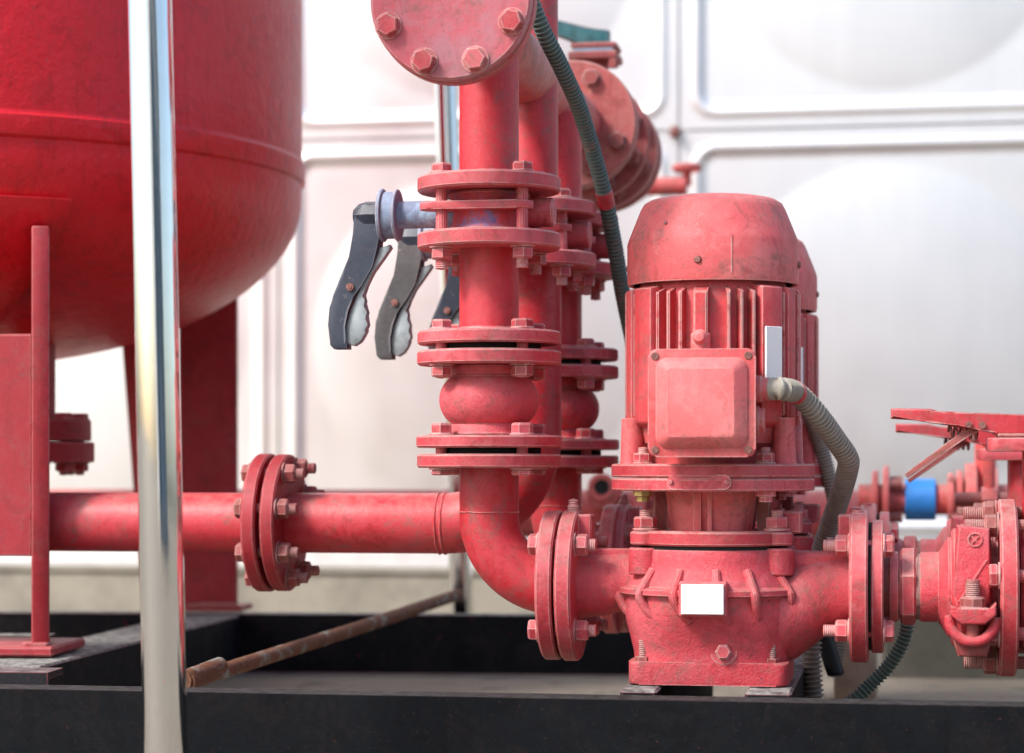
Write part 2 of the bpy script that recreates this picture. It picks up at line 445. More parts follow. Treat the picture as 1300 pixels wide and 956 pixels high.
b = NB(); box(b, -4 * PIT, 4 * PIT, -44, 2 * PIT, base_z - 76, base_z - 64, I4, 2); part('base_flange', b, 'plinth', wt)
pl = NB(); box(pl, -4 * PIT - 200, 4 * PIT + 200, -38, 2 * PIT + 100, -20, base_z - 78, T((wp.x, wp.y, 0)), 8)
tag(part('concrete_plinth', pl, 'plinth', None), 'low weathered concrete plinth carrying the panel water tank', 'plinth')

# ------------------------------------------------------------------ black steel frame under the red tank
FT = 105.0                                        # top of frame
TF = R(5.0)                                       # the frame stands a few degrees round from the pump line
def channel(L, h=FT, w=52, t=8):
    b = NB(); ps = [(0, 0), (w, 0), (w, t), (t, t + 1), (t, h - t - 1), (w, h - t), (w, h), (0, h)]
    # profile in (y, z), swept along x
    A = [b.verts.new((0, y, z)) for y, z in ps]; B_ = [b.verts.new((L, y, z)) for y, z in ps]
    for i in range(len(ps)):
        j = (i + 1) % len(ps); b.faces.new((A[i], A[j], B_[j], B_[i]))
    b.faces.new(A); b.faces.new(list(reversed(B_)))
    return b
fr = thing('tank_base_frame', 'black painted steel channel frame lying under the red tank', 'frame', (0, 0, 0))
RZ = Matrix.Rotation(TF, 4, 'Z')
def gp(px, s): p = pt(px, 590, s); return Vector((p.x, p.y, 0))
# rear cross beam: front face y 773..850
a = gp(-260, .69); part('beam', channel(1640), 'black', fr, T(a) @ RZ)
# middle rail on the left
a = gp(-200, .80); part('beam', channel(330), 'black', fr, T(a) @ RZ)
# rail running away from the viewer, its right side facing us
a = pt(52, 590, .94); e_ = pt(312, 590, .694)
a = Vector((a.x, a.y, 0)); e_ = Vector((e_.x, e_.y, 0)); dv = e_ - a
b = NB(); L = dv.length; box(b, 0, L, 0, 112, 1, FT - 2, I4, 3)
part('beam', b, 'black', fr, T(a) @ Matrix.Rotation(math.atan2(dv.y, dv.x), 4, 'Z'))
# front beam, along the pump line
a = gp(-260, .968); part('beam', channel(318 + 20, w=70), 'blackred', fr, T(a) @ RZ)
sk = thing('pump_skid', 'black steel channel skid running under the pumps along the front', 'skid', (0, 0, 0))
b = channel(2700, 100, 55); part('beam', b, 'skid', sk, T((-1300, -195, 0)))

# ------------------------------------------------------------------ red pressure tank
tc = pt(-70, 590, .77); TR = 586.0
tk = thing('pressure_tank', 'big glossy red pressure vessel with dished bottom on welded steel legs', 'tank', (tc.x, tc.y, 0), TF)
ZE, HH = 818.0, 281.0
prof = []
for k in range(0, 25):
    t = R(90 * k / 24); prof.append((TR * math.sin(t), ZE - HH * math.cos(t)))
prof += [(TR, ZE + 16), (TR + .5, ZE + 28)]
b = NB(); lathe(b, prof, n=128); part('dished_head', b, 'tank', tk, sharp=50)
b = NB(); lathe(b, [(TR - 4, ZE + 16), (TR + 5, ZE + 24), (TR + 6, ZE + 28), (TR + 6, ZE + 52), (TR + 2, ZE + 56), (TR + 1, ZE + 60)], n=128)
part('seam_band', b, 'tank', tk, sharp=30)
b = NB(); lathe(b, [(TR + 1, ZE + 58), (TR + 1, 1700), (TR * .95, 1800), (TR * .6, 1950), (0, 2010)], n=128); part('shell', b, 'tank', tk, sharp=50)
# direction from tank axis towards the camera, in tank local angle
cd = math.atan2(CAMP.y - tc.y, CAMP.x - tc.x) - TF
def head_pt(az, t, off):                          # t: angle from the bottom pole, degrees
    rr = (TR + off) * math.sin(R(t)); z = ZE - (HH + off) * math.cos(R(t))
    return Vector((rr * math.cos(az), rr * math.sin(az), z))
b = NB()                                          # reinforcing pad on the head where the front leg is welded
na, nt_ = 16, 14; az0, az1 = cd + R(-26), cd + R(17.6)
def pad_pt(i, j, off):
    u = i / na; v = j / nt_
    az = az0 + (az1 - az0) * u
    t = 30 + (77.5 - 30) * v
    if u > .8: az -= (az1 - az0) * .07 * (1 - v) ** 1.2 * (u - .8) / .2 * 2
    if v < .2 and u > .9: t += 2.5 * (1 - v / .2)
    return head_pt(az, t, off)
top = [[b.verts.new(pad_pt(i, j, 17 - (4 if i in (0, na) or j in (0, nt_) else 0))) for j in range(nt_ + 1)] for i in range(na + 1)]
bot = [[b.verts.new(pad_pt(i, j, -4)) for j in range(nt_ + 1)] for i in range(na + 1)]
for i in range(na):
    for j in range(nt_): b.faces.new((top[i][j], top[i + 1][j], top[i + 1][j + 1], top[i][j + 1]))
for i in range(na):
    b.faces.new((top[i][0], top[i + 1][0], bot[i + 1][0], bot[i][0])); b.faces.new((top[i][nt_], top[i + 1][nt_], bot[i + 1][nt_], bot[i][nt_]))
for j in range(nt_):
    b.faces.new((top[0][j], top[0][j + 1], bot[0][j + 1], bot[0][j])); b.faces.new((top[na][j], top[na][j + 1], bot[na][j + 1], bot[na][j]))
part('leg_pad', b, 'tank', tk, sharp=40)
TKI = (T(tc * 1) @ Matrix.Rotation(TF, 4, 'Z'))
TKI.translation.z = 0; TKINV = TKI.inverted()
def tl(p): return TKINV @ p
# front leg: narrow flange plate with a wide web plate to its left
fl = tl(pt(51, 590, .90)); fl.z = 0
LF = T(fl) @ Matrix.Rotation(-TF + TH + math.atan((650 - 51) / F), 4, 'Z')
fz0 = FT + 14
zt = pt(50, 287, .90).z
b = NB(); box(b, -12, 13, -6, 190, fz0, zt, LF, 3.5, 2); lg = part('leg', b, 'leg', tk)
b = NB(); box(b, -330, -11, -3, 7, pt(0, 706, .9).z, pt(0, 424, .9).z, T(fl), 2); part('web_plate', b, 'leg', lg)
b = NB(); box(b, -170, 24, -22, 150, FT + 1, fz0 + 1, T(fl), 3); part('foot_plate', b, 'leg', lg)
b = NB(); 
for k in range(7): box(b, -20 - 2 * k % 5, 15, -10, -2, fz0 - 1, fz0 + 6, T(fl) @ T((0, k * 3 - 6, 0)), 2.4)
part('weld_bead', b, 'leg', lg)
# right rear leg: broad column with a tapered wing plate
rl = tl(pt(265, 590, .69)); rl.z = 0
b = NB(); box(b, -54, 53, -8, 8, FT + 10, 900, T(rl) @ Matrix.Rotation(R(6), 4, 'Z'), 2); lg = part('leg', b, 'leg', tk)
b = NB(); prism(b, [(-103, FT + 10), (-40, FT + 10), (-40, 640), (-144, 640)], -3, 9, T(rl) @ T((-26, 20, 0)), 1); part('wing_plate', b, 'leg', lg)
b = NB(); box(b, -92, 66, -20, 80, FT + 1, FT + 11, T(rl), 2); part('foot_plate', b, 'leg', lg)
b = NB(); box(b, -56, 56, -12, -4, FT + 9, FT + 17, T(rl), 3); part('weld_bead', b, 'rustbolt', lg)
# drain pipe under the head with a bolted flange pair
dp = tl(pt(46, 590, .80)); dp.z = 0
def dz_(y): return pt(0, y, .80).z
b = NB(); cyl(b, 30, dz_(540), ZE - HH * .8, T(dp), 32); dr = part('drain_pipe', b, 'leg', tk)
b = NB(); ring(b, 86, 20, dz_(560), dz_(533), T(dp)); f1 = part('flange', b, 'leg', dr)
b = NB(); cyl(b, 91, dz_(587), dz_(561.5), T(dp), 64, 2); f2 = part('blank_flange', b, 'leg', dr)
DT = T(dp)
bolts_z(tk, dz_(533), 68, 8, bolt_mesh(16, (dz_(533) - dz_(587)), 6, 'leg', 8, 12), 10, DT)
# ------------------------------------------------------------------ stainless posts and the rusty rod
def post(p0, p1, r, label, nm='steel_post'):
    d = (p1 - p0).normalized(); p1 = p0 + d * ((0 - p0.z) / d.z)
    b = NB(); sweep(b, [p0 - d * 1200, p0, (p0 + p1) / 2, p1], r, 48); return tag(part(nm, b, 'chrome', None), label, 'post')
post(pt(190, 0, 1.16), pt(208.5, 867, 1.16), 24.2, 'shiny stainless steel post standing in front of the big red tank')
post(pt(563, 0, .66), pt(586, 770, .66), 22, 'slim stainless post behind the front riser, blurred by distance')
b = NB(); sweep(b, smooth_path([pt(238, 866, .985), pt(380, 821, .865), pt(480, 789, .79), pt(584, 754, .70)], 12), lambda i: 10.5 + .7 * mnoise.noise((i * .5, 0, 0)), 16)
rod = part('rusty_rod', b, 'rod', None); tag(rod, 'rusty flaking steel rod slanting across the black frame to the slim post', 'rod')
rd = (pt(238, 866, .985) - pt(300, 847, .93)).normalized()
b = NB(); bar(b, pt(232, 864, .985), pt(279, 846, .955), 12.5); part('socket', b, 'rod', rod)

# ------------------------------------------------------------------ pipework of one pump line
def Z(y, s=1.0): return 375 + (590 - y) / s
PR = 37.8                                          # riser pipe radius
GR_R = 'pipework rising from the pumps'
def upper_pipe(loc, ztop, label):
    t = thing('riser_pipe', label, 'pipe', loc, 0)
    b = NB(); cyl(b, PR, 735, ztop, n=56); part('pipe', b, 'pipe', t)
    b = NB(); weld(b, PR, 744); part('weld_bead', b, 'flange', t)
    b = NB(); ring(b, 91, PR - 6, 720, 739, ch=2.2); part('flange', b, 'flange', t)
    return t
def spool(loc, label, long=False, zl=527):
    t = thing('riser_pipe', label, 'pipe', loc, 0)
    b = NB(); cyl(b, PR, zl + 2, 660, n=56); part('pipe', b, 'pipe', t)
    b = NB(); ring(b, 91, PR - 6, 648, 668, ch=2.2); part('flange', b, 'flange', t)
    if not long:
        b = NB(); ring(b, 91, PR - 6, 527, 544, ch=2.2); part('flange', b, 'flange', t)
        b = NB(); weld(b, PR, 547); part('weld_bead', b, 'flange', t)
    return t
LEV = [(-153, 14), (-170, 12), (-174, -4), (-175, -26), (-180, -54), (-188, -80), (-201, -104), (-206, -118), (-208, -140), (-205, -166), (-200, -171),
       (-182, -171), (-182, -163), (-187, -161), (-188, -142), (-184, -122), (-174, -104), (-163, -90), (-149, -66), (-141, -46), (-139, -20), (-142, 14)]
TRG = [(-150, -44), (-133, -40), (-128, -38), (-126, -42), (-136, -55), (-150, -74), (-158, -90), (-163, -97), (-161, -103), (-163, -109), (-159, -116), (-160, -124), (-157, -132), (-159, -140),
       (-158, -148), (-162, -155), (-166, -162), (-174, -167), (-184, -165), (-188, -160), (-186, -142), (-180, -122), (-170, -104), (-160, -88)]
def wafer_valve(loc, label, nx=0, lev='lever', bolt='bolt'):
    t = thing('butterfly_valve', label, 'valve', loc, 0)
    b = NB(); lathe(b, [(30, 669), (50, 669), (52, 672), (47, 679), (46, 694), (47, 709), (52, 716), (50, 719), (30, 719)], n=56, closed=True)
    body = part('body', b, 'bluered', t)
    b = NB(); cyl(b, 18.5, 30, 84, T((0, 0, 694)) @ AX, 32, 2); part('end_boss', b, 'flange', t)
    for s in (-1, 1):
        b = NB(); prism(b, [(x, 0) for x in ()] or rrect(72, 19, 18.5, 6), -5, 5, T((-4 + 4 * s, 44 * s, 699)) @ Matrix.Rotation(R(90), 4, 'X'), 2.5, 2)
        part('lug_plate', b, 'flange', t)
    Tn = T((0, 0, 694))
    b = NB(); cyl(b, 17.5, 30, 122 - nx, Tn @ Matrix.Rotation(R(-90), 4, 'Y'), 32, 1); part('neck', b, 'bluepaint', t)
    N = T((nx, 0, 694))
    b = NB()
    ring(b, 33, 5, 117, 121, N @ Matrix.Rotation(R(-90), 4, 'Y'), 1, 48); ring(b, 30, 5, 121, 136, N @ Matrix.Rotation(R(-90), 4, 'Y'), 1, 48); ring(b, 34, 5, 136, 141, N @ Matrix.Rotation(R(-90), 4, 'Y'), 1, 48)
    part('notch_plate', b, 'bluepaint', t)
    b = NB(); lathe(b, [(0, 140), (18, 140), (18, 160), (15, 170), (9, 176), (0, 176)], N @ Matrix.Rotation(R(-90), 4, 'Y'), 8)
    part('hub', b, 'lever', t)
    b = NB(); prism(b, LEV, -13, 13, N, 3, 2); lv = part('lever', b, lev, t)
    b = NB(); cyl(b, 5, 0, 15, N @ T((-178, -1, -92)) @ AYN, 16); cyl(b, 2.6, 14, 16, N @ T((-178, -1, -92)) @ AYN, 12); part('pivot_pin', b, 'screw', lv)
    b = NB(); prism(b, TRG, -8, 8, N, 2.4, 2); part('trigger', b, 'trigger', lv)
    bolts_z(t, 739, 72.5, 4, bolt_mesh(16, 91, 12, bolt), 45)
    return t
M['bluered'] = paint('overpainted blue valve body', (.56, .06, .075), (.16, .16, .36), rough=.5, dust=.4, chips=1, grain=.2, under=(.10, .12, .36), patches=(.52, .6), tint=0)
def joint(loc, label, h=0):
    t = thing('rubber_joint', label, 'pipe joint', loc, 0)
    pr = [(40, 501), (50, 500), (51, 496), (47, 490), (50, 486)]
    for k in range(13):
        a = R(58 - 116 * k / 12); pr.append((28 + 35.5 * math.cos(a) * 1.0, 457 + 36 * math.sin(a)))
    pr += [(50, 423), (50, 418), (53, 414), (40, 411)]
    b = NB(); lathe(b, pr, n=56); part('bulge', b, 'cast', t, sharp=60)
    b = NB(); ring(b, 91.5, 36, 501, 519, ch=2.2); part('flange', b, 'flange', t)
    b = NB(); ring(b, 92.5, 36, 396.5, 412, ch=2.2); part('flange', b, 'flange', t)
    for z0, z1 in ((519, 527), (388.5, 396.5)):
        b = NB(); cyl(b, 66, z0 + .2, z1 - .2, n=48); part('gasket', b, 'gasket', t)
    bolts_z(t, 544, 72.5, 4, bolt_mesh(16, 43, 2.2), 45)
    bolts_z(t, 412, 72.5, 4, bolt_mesh(16, 41, 0, 'bolt', 13, 7), 45)
    return t
ER, EZ = 88.0, 223.0
def elbow(loc, label):
    t = thing('pipe_elbow', label, 'pipe', loc, 0)
    path = [Vector((0, 0, 372)), Vector((0, 0, EZ + ER + 1))]
    for k in range(0, 21):
        a = R(90 * k / 20); path.append(Vector((ER - ER * math.cos(a), 0, EZ + ER - ER * math.sin(a))))
    b = NB(); sweep(b, path, PR, 48); part('pipe', b, 'pipe', t)
    b = NB(); weld(b, PR - .6, EZ + ER + 4, w=2); part('weld_bead', b, 'pipe', t)
    b = NB(); ring(b, 91.5, PR - 6, 371, 388.5, ch=2.2); part('flange', b, 'flange', t)
    b = NB(); ring(b, 94, PR - 6, 73, 93, T((0, 0, EZ)) @ AX, 2.2); part('flange', b, 'flange', t)
    return t

r1 = Vector((0, 0, 0))
r3 = pt(706, 590, .866); r3.z = 0
r2 = pt(674, 590, .912); r2.z = 0
for loc, lab in ((r1, 'front'), (r3, 'back')):
    first = lab == 'front'
    where = {'front': 'nearest the viewer, above the front valve', 'back': 'rearmost, half hidden behind the other risers'}[lab]
    upper_pipe(loc, 905 if first else 890, f'vertical red riser pipe {where}')
    spool(loc, 'short flanged red pipe between the front lever valve and bulging joint' if first else 'short flanged red pipe on the rearmost riser above its bulging joint')
    joint(loc, 'bulging red rubber joint bolted between flanges on the front riser' if first else 'bulging red rubber joint on the rearmost riser, blurred')
    elbow(loc, 'red pipe elbow turning from the front riser into the near pump' if first else 'red pipe elbow turning from the rearmost riser into the far pump')
wafer_valve(r1, 'lever valve with faded blue neck and black handle on front riser')
wafer_valve(r2, 'second lever valve with scuffed grey black handle on the middle riser', -13, 'levergrey')
wafer_valve(r3, 'third lever valve whose handle is mostly hidden behind front riser', 18)
upper_pipe(r2, 1060, 'vertical red riser pipe in the middle, running up past the header')

# middle riser bends to the left and feeds the tank
PR2 = 42.5
ZT = Z(665, .912)
t = thing('tank_feed_pipe', 'long red pipe bending from the middle riser towards the tank', 'pipe', (r2.x, r2.y, 0))
ER2 = 120
path = [Vector((0, 0, 655)), Vector((0, 0, ZT + ER2))]
for k in range(1, 21):
    a = R(90 * k / 20); path.append(Vector((-ER2 + ER2 * math.cos(a), 0, ZT + ER2 - ER2 * math.sin(a))))
xf0 = X(350, r2.y) - r2.x
path.append(Vector((xf0, 0, ZT)))
b = NB(); sweep(b, path, PR2, 48); part('pipe', b, 'pipe', t)
b = NB(); ring(b, 91, PR - 6, 648, 668, ch=2.2); part('flange', b, 'flange', t)
b = NB(); weld(b, PR2, -(ER2 + 1), T((0, 0, ZT)) @ AX); weld(b, PR2, -(ER2 + 9), T((0, 0, ZT)) @ AX, 2); part('weld_bead', b, 'pipe', t)
FR = 97
TX = T((xf0, 0, ZT)) @ AX
b = NB(); ring(b, FR, PR2 - 4, 3, 23, TX, 2.4); f2 = part('flange', b, 'leg', t)
t2 = thing('tank_feed_pipe', 'red pipe running left under the tank from the bolted flange pair', 'pipe', (r2.x, r2.y, 0))
b = NB(); bar(b, (xf0 - 8, 0, ZT), (xf0 - 900, 0, ZT), PR2, 48); part('pipe', b, 'pipe', t2)
b = NB(); ring(b, FR + 1, PR2 - 4, -24, -4, TX, 2.4); part('flange', b, 'leg', t2)
b = NB(); weld(b, PR2, -28, TX, 5); part('weld_bead', b, 'rustbolt', t2)
b = NB(); cyl(b, 72, -3.5, 2.5, TX, 48); part('gasket', b, 'gasket', t2)
bolts_z(t, -24, 80, 8, bolt_mesh(16, 47, 13, 'rustbolt', 10, 15), 22.5 + 7, TX, flip=True)

# ------------------------------------------------------------------ header running away from the viewer
hz = Z(48)
HR = 44.5
y_blind = pt(571.5, -3, 1.094).y
hx0 = -2.0
hd = thing('header_pipe', 'overhead red header pipe closed by a round blind flange in front', 'pipe', (0, 0, hz))
yb1 = pt(732, 158, .795).y
b = NB(); bar(b, (0, y_blind + 20, 0), (0, yb1 - 8, 0), HR, 48); part('pipe', b, 'rearredw', hd) if False else None
M['header'] = paint('header red paint', (.52, .06, .06), (.55, .16, .14), rough=.45, dust=.95, chips=.4, grain=.25, dustcol=(.50, .52, .47))
part('pipe', b, 'header', hd)
b = NB(); ring(b, 96.5, HR - 6, 20.5, 40, T((0, y_blind, 0)) @ AY, 2.4); part('companion_flange', b, 'flange', hd)
b = NB(); cyl(b, 95, 0, 17, T((0, y_blind, 0)) @ AY, 96, 2.4); bf = part('blind_flange', b, 'blind', hd)
b = NB(); cyl(b, 94, 17.2, 20.3, T((0, y_blind, 0)) @ AY, 64); part('gasket', b, 'gasket', hd)
bolts_z(hd, 0, 79, 8, bolt_mesh(16.5, 40, 10), 22.5, T((0, y_blind, 0)) @ AY, flip=True)
b = NB(); ring(b, 101, HR - 6, -20, 0, T((0, yb1, 0)) @ AY, 2.4); part('end_flange', b, 'dirtydimred', hd)
# valve at the far end of the header
def yat(s): return pt(1150 - 529 * s, 590, s).y
y1, y2, y3 = yb1, yat(.735), yat(.70)
gv = thing('header_valve', 'flanged red valve with blue green lever at the far end of header', 'valve', (0, 0, hz))
b = NB(); lathe(b, [(60, 2), (101, 2), (101, 18), (60, 22), (52, 34), (52, (y2 - y1) * .5), (52, y2 - y1 - 34), (60, y2 - y1 - 22), (101, y2 - y1 - 18), (101, y2 - y1), (60, y2 - y1)], T((0, y1, 0)) @ AY, 64, closed=True)
part('body', b, 'dirtydimred', gv)
bolts_z(gv, 0, 77, 8, bolt_mesh(16, 40, 14, 'rustbolt'), 22.5, T((0, y1 - 20, 0)) @ AY, flip=True, only=(0, 1, 2, 3, 4, 5, 6))
b = NB(); ring(b, 101, 48, 0, 19, T((0, yat(.762), 0)) @ AY, 2.4); part('flange', b, 'dirtydimred', gv)
bolts_z(gv, 0, 80, 8, bolt_mesh(17, 22, 8, 'rustbolt', 14), 22.5, T((0, yat(.762) - 2, 0)) @ AY, flip=True)
ym = yat(.745)
b = NB(); cyl(b, 22, 55, 150, T((0, ym, 0)), 24); part('stem', b, 'dirtydimred', gv)
b = NB(); box(b, -42, 42, -40, 40, 143, 157, T((0, ym, 0)), 3); box(b, -38, 40, -36, 36, 163, 172, T((0, ym, 0)), 2)
for sx in (-1, 1): cyl(b, 9, 128, 144, T((sx * 34, ym - 30, 0)), 6)
part('mounting_pad', b, 'dirtydimred', gv)
b = NB(); box(b, -34, 34, -34, 34, 157, 163, T((0, ym, 0)), 1); part('notch_plate', b, 'bluepaint', gv)
b = NB(); prism(b, [(24, 174), (24, 196), (-18, 200), (-60, 214), (-170, 236), (-172, 222), (-70, 196), (-30, 174)], -16, 16, T((0, ym, 0)), 3); part('lever', b, 'teal', gv)
t = thing('back_pipe', 'red flanged pipe continuing behind the header valve', 'pipe', (0, 0, hz))
b = NB(); ring(b, 101, 30, 2, 20, T((0, y2, 0)) @ AY, 2); part('flange', b, 'dirtydimred', t)
b = NB(); ring(b, 92, 30, 20, 46, T((0, y2, 0)) @ AY, 2); part('blue_ring', b, 'bluepaint', t, label='faded blue ring between the flanges')
b = NB(); ring(b, 101, 30, 46, 66, T((0, y2, 0)) @ AY, 2); part('flange', b, 'dirtydimred', t)
b = NB(); bar(b, (0, y2 + 60, 0), (0, y2 + 420, 0), HR, 40); part('pipe', b, 'dirtydimred', t)
bolts_z(t, 0, 82, 8, bolt_mesh(16, 84, 12, 'rustbolt', 14), 22.5, T((0, y2 - 19, 0)) @ AY, flip=True)
p = pt(872, 236, .60)
t = thing('small_valve', 'small red handwheel valve peeking out behind the header valve', 'valve', p)
b = NB(); cyl(b, 20, -90, 40, T((-40, 0, 0)) @ AX, 20, 2); part('body', b, 'rearred', t)
b = NB(); cyl(b, 10, 0, 46, n=16); part('stem', b, 'rearred', t)
b = NB(); lathe(b, [(26, 30), (32, 34), (32, 42), (26, 46)], n=28, closed=True); box(b, -28, 28, -4, 4, 35, 41); box(b, -4, 4, -28, 28, 35.5, 40.5); part('handwheel', b, 'rearred', t)

# ------------------------------------------------------------------ pump with its motor
PX = X(905)
pump = thing('centrifugal_pump', 'near faded red inline pump with upright finned motor and terminal box', 'pump', (PX, 0, 0), 0, None)
def az(deg, r): return Vector((r * math.sin(R(deg)), -r * math.cos(R(deg)), 0))     # azimuth 0 faces the viewer (-Y), + to the right
# base
b = NB(); prism(b, rrect(97, 84, 14, 5), 107, 135, Matrix.Rotation(R(90), 4, 'X'), 4, 3)
base_ = part('base', b, 'cast', pump)
for x, y in ((-80, -66), (77, -66), (-80, 66), (77, 66)):
    b = NB(); pr = [(0, 134)]; 
    for k in range(11): pr += [(5.5, 135 + 2.4 * k), (4.7, 136.2 + 2.4 * k)]
    pr += [(0, 162)]; lathe(b, pr, T((x, y, 0)), 12); lathe(b, [(0, 134), (10, 134), (10, 140), (0, 140)], T((x, y, 0)), 6); part('anchor_bolt', b, 'rustbolt', base_)
# volute
rg = []
for z, hx, hy, e in ((132, 95, 84, 3.4), (146, 97, 85, 3.2), (165, 102, 92, 2.9), (184, 108, 101, 2.5), (196, 111, 107, 2.2), (206, 110, 109, 2.05), (214, 110, 110, 2.0), (216.5, 118, 118, 2), (223, 118, 118, 2), (226, 109, 109, 2), (232, 106, 106, 2), (244, 99, 99, 2), (258, 96, 96, 2), (268, 96, 96, 2), (271, 94, 94, 2)):
    rg.append(superell(hx, hy, z, e))
b = NB(); loft(b, rg); vol = part('volute', b, 'cast', pump, sharp=40)
for d in (-75, -44, -19, 7, 30, 57, 80, 110, 140, 170, 200, 230, 260):
    pa = [az(d, 97) + Vector((0, 0, 246)), az(d, 106) + Vector((0, 0, 234)), az(d, 115) + Vector((0, 0, 223)), az(d, 119) + Vector((0, 0, 217)), az(d + 1, 117) + Vector((0, 0, 208)), az(d + 4, 111) + Vector((0, 0, 196)), az(d + 8, 102) + Vector((0, 0, 186))]
    b = NB(); sweep(b, smooth_path(pa, 5), 5.6, 10); part('rib', b, 'cast', vol)
def circ(x, r, z, rz=None, n=48): return [Vector((x, r * math.cos(2 * math.pi * k / n), z + (rz or r) * math.sin(2 * math.pi * k / n))) for k in range(n)]
fL = X(707) - PX + 12                              # inner face of the left pump flange
xl0, xl1 = 97 - PX, 117 - PX
b = NB(); loft(b, [circ(xl1 - 3, 44, EZ), circ(xl1 + 6, 41, EZ), circ(xl1 + 30, 39, EZ + 1), circ(-115, 37, EZ + 4), circ(-90, 38, EZ + 2), circ(-50, 44, EZ - 2)]); part('suction_branch', b, 'cast', pump, sharp=50)
b = NB(); prism(b, [(xl1 - 2, EZ + 20), (xl1 - 2, 262), (xl1 + 22, 270), (-80, 270), (-80, EZ + 10)], -7, 7, I4, 3); part('web', b, 'cast', pump)
XC0, XC1 = X(1080) - PX, X(1103) - PX
b = NB(); loft(b, [circ(XC0 + 3, 46, EZ + 1), circ(XC0 - 6, 46, EZ + 1), circ(XC0 - 26, 50, EZ - 5), circ(124, 58, EZ - 17, 56), circ(104, 66, EZ - 28, 60), circ(80, 74, EZ - 36, 60), circ(30, 74, EZ - 36, 58)]); part('discharge_branch', b, 'cast', pump, sharp=50)
b = NB(); prism(b, [(XC0 + 2, EZ + 20), (XC0 + 2, 258), (XC0 - 14, 268), (84, 268), (84, EZ + 10)], -30, 30, I4, 8, 3); part('web', b, 'cast', pump)
b = NB(); ring(b, 95, 40, xl0, xl1, T((0, 0, EZ)) @ AX, 2.4); box(b, xl1 - 2, xl1 + 17, -22, 12, EZ + 58, EZ + 90, I4, 2); fl_ = part('suction_flange', b, 'flange', pump)
pr = [(0, 0)]
for k in range(7): pr += [(8 if k < 4 else 6.5, 2.6 * k), (6.3 if k < 4 else 5.2, 2.6 * k + 1.3)]
pr += [(0, 19)]
b = NB(); lathe(b, pr, T((xl1 - 8, -8, EZ + 91)), 14); part('bleed_plug', b, 'bolt', fl_)
bolts_z(pump, xl0 - 24, 75, 4, bolt_mesh(16, 44, 10, 'bolt', 11, 15), 45, T((0, 0, EZ)) @ AX, flip=True)
b = NB(); ring(b, 94, 40, XC0, XC1, T((0, 0, EZ + 2)) @ AX, 2.4); box(b, XC0 - 15, XC0 + 2, -28, 10, EZ + 60, EZ + 91, I4, 2); cyl(b, 7, EZ + 90, EZ + 96, T((XC0 + 9, -20, 0)), 8); part('discharge_flange', b, 'flange', pump)
bolts_z(pump, XC1 + 18, 73, 4, bolt_mesh(15.5, XC1 - XC0 + 18, 14, 'bolt', 11, 15), 45, T((0, 0, EZ + 2)) @ AX)
# drain plug, blank plate
b = NB(); cyl(b, 17, 0, 5, T((20, -80, 149)) @ AYN, 24, 1); lathe(b, [(0, 4), (10, 4), (10, 12), (8, 14), (0, 14)], T((20, -80, 149)) @ AYN, 6); part('drain_plug', b, 'bolt', pump)
b = NB(); box(b, -25.5, 25.5, -126, -121, 196, 232, T((-2, 0, 0)), .8); part('blank_plate', b, 'white', pump, label='blank white rating plate on the pump casing')
b = NB(); box(b, -29, 29, -121, -96, 193, 235, T((-2, 0, 0)), 2); part('plate_boss', b, 'cast', pump)
# casing cover and nuts
b = NB(); lathe(b, [(0, 270.5), (93, 270.5), (93, 275), (0, 275)], n=56); part('cover_gasket', b, 'gasket', pump)
b = NB(); ring(b, 99, 20, 276, 294, I4, 2.2); cov = part('casing_cover', b, 'flange', pump)
nutm = bolt_mesh(16, 20, 0, 'bolt', 0.01, 0) if False else None
def nut_stud():
    b = NB(); cyl(b, 16, 0, 3, n=20, ch=.6); lathe(b, [(0, 3), (13, 3), (14.5, 5), (14.5, 15), (13, 17), (0, 17)], n=6)
    pr = [(0, 17)]
    for k in range(4): pr += [(8, 17 + 2.4 * k), (6.8, 18.2 + 2.4 * k)]
    pr += [(0, 27)]; lathe(b, pr, n=14); return finish(b, 'nut', 'bolt', 25)
NS = nut_stud()
for d in (-58, 62, 122, -122, 180):
    p = az(d, 93)
    b = NB(); cyl(b, 21, 240, 273, T(p), 24, 2); box(b, -20, 20, -4, 40, 240, 272, T(p) @ Matrix.Rotation(R(d), 4, 'Z'), 3); part('boss', b, 'cast', vol)
    b = NB(); cyl(b, 19, 276.5, 293, T(p), 24, 2); part('lug', b, 'flange', cov)
    put(NS, 'nut', cov, T(p + Vector((0, 0, 294))) @ Matrix.Rotation(random.random(), 4, 'Z'))
b = NB(); box(b, 84, 111, -34, 16, 291, 318, I4, 2); part('guard_block', b, 'flange', pump)
# lantern
b = NB()
for a0, a1 in ((-90 - 64, -90 + 64), (90 - 64, 90 + 64)):
    lathe(b, [(48, 293), (56, 293), (63, 344), (55, 344)], I4, 24, a0, a1, closed=True)
lan = part('lantern', b, 'motor', pump)
for dx in (-14, -1): b = NB(); prism(b, [(dx - 5 if dx < -5 else dx, 294), (dx + 5, 294), (dx + 5, 343), (dx - 5 if dx < -5 else dx, 343)], -63 - (3 if dx < -5 else 1.2), -50, I4, 1); part('rib', b, 'motor', lan)
b = NB(); cyl(b, 12, 290, 345, n=24); part('shaft', b, 'screw', lan)
for d in (78, 282):
    b = NB(); box(b, -5, 5, -8, 8, 293, 344, T(az(d, 66)) @ Matrix.Rotation(R(d), 4, 'Z'), 1); part('side_leg', b, 'rustbolt', lan)
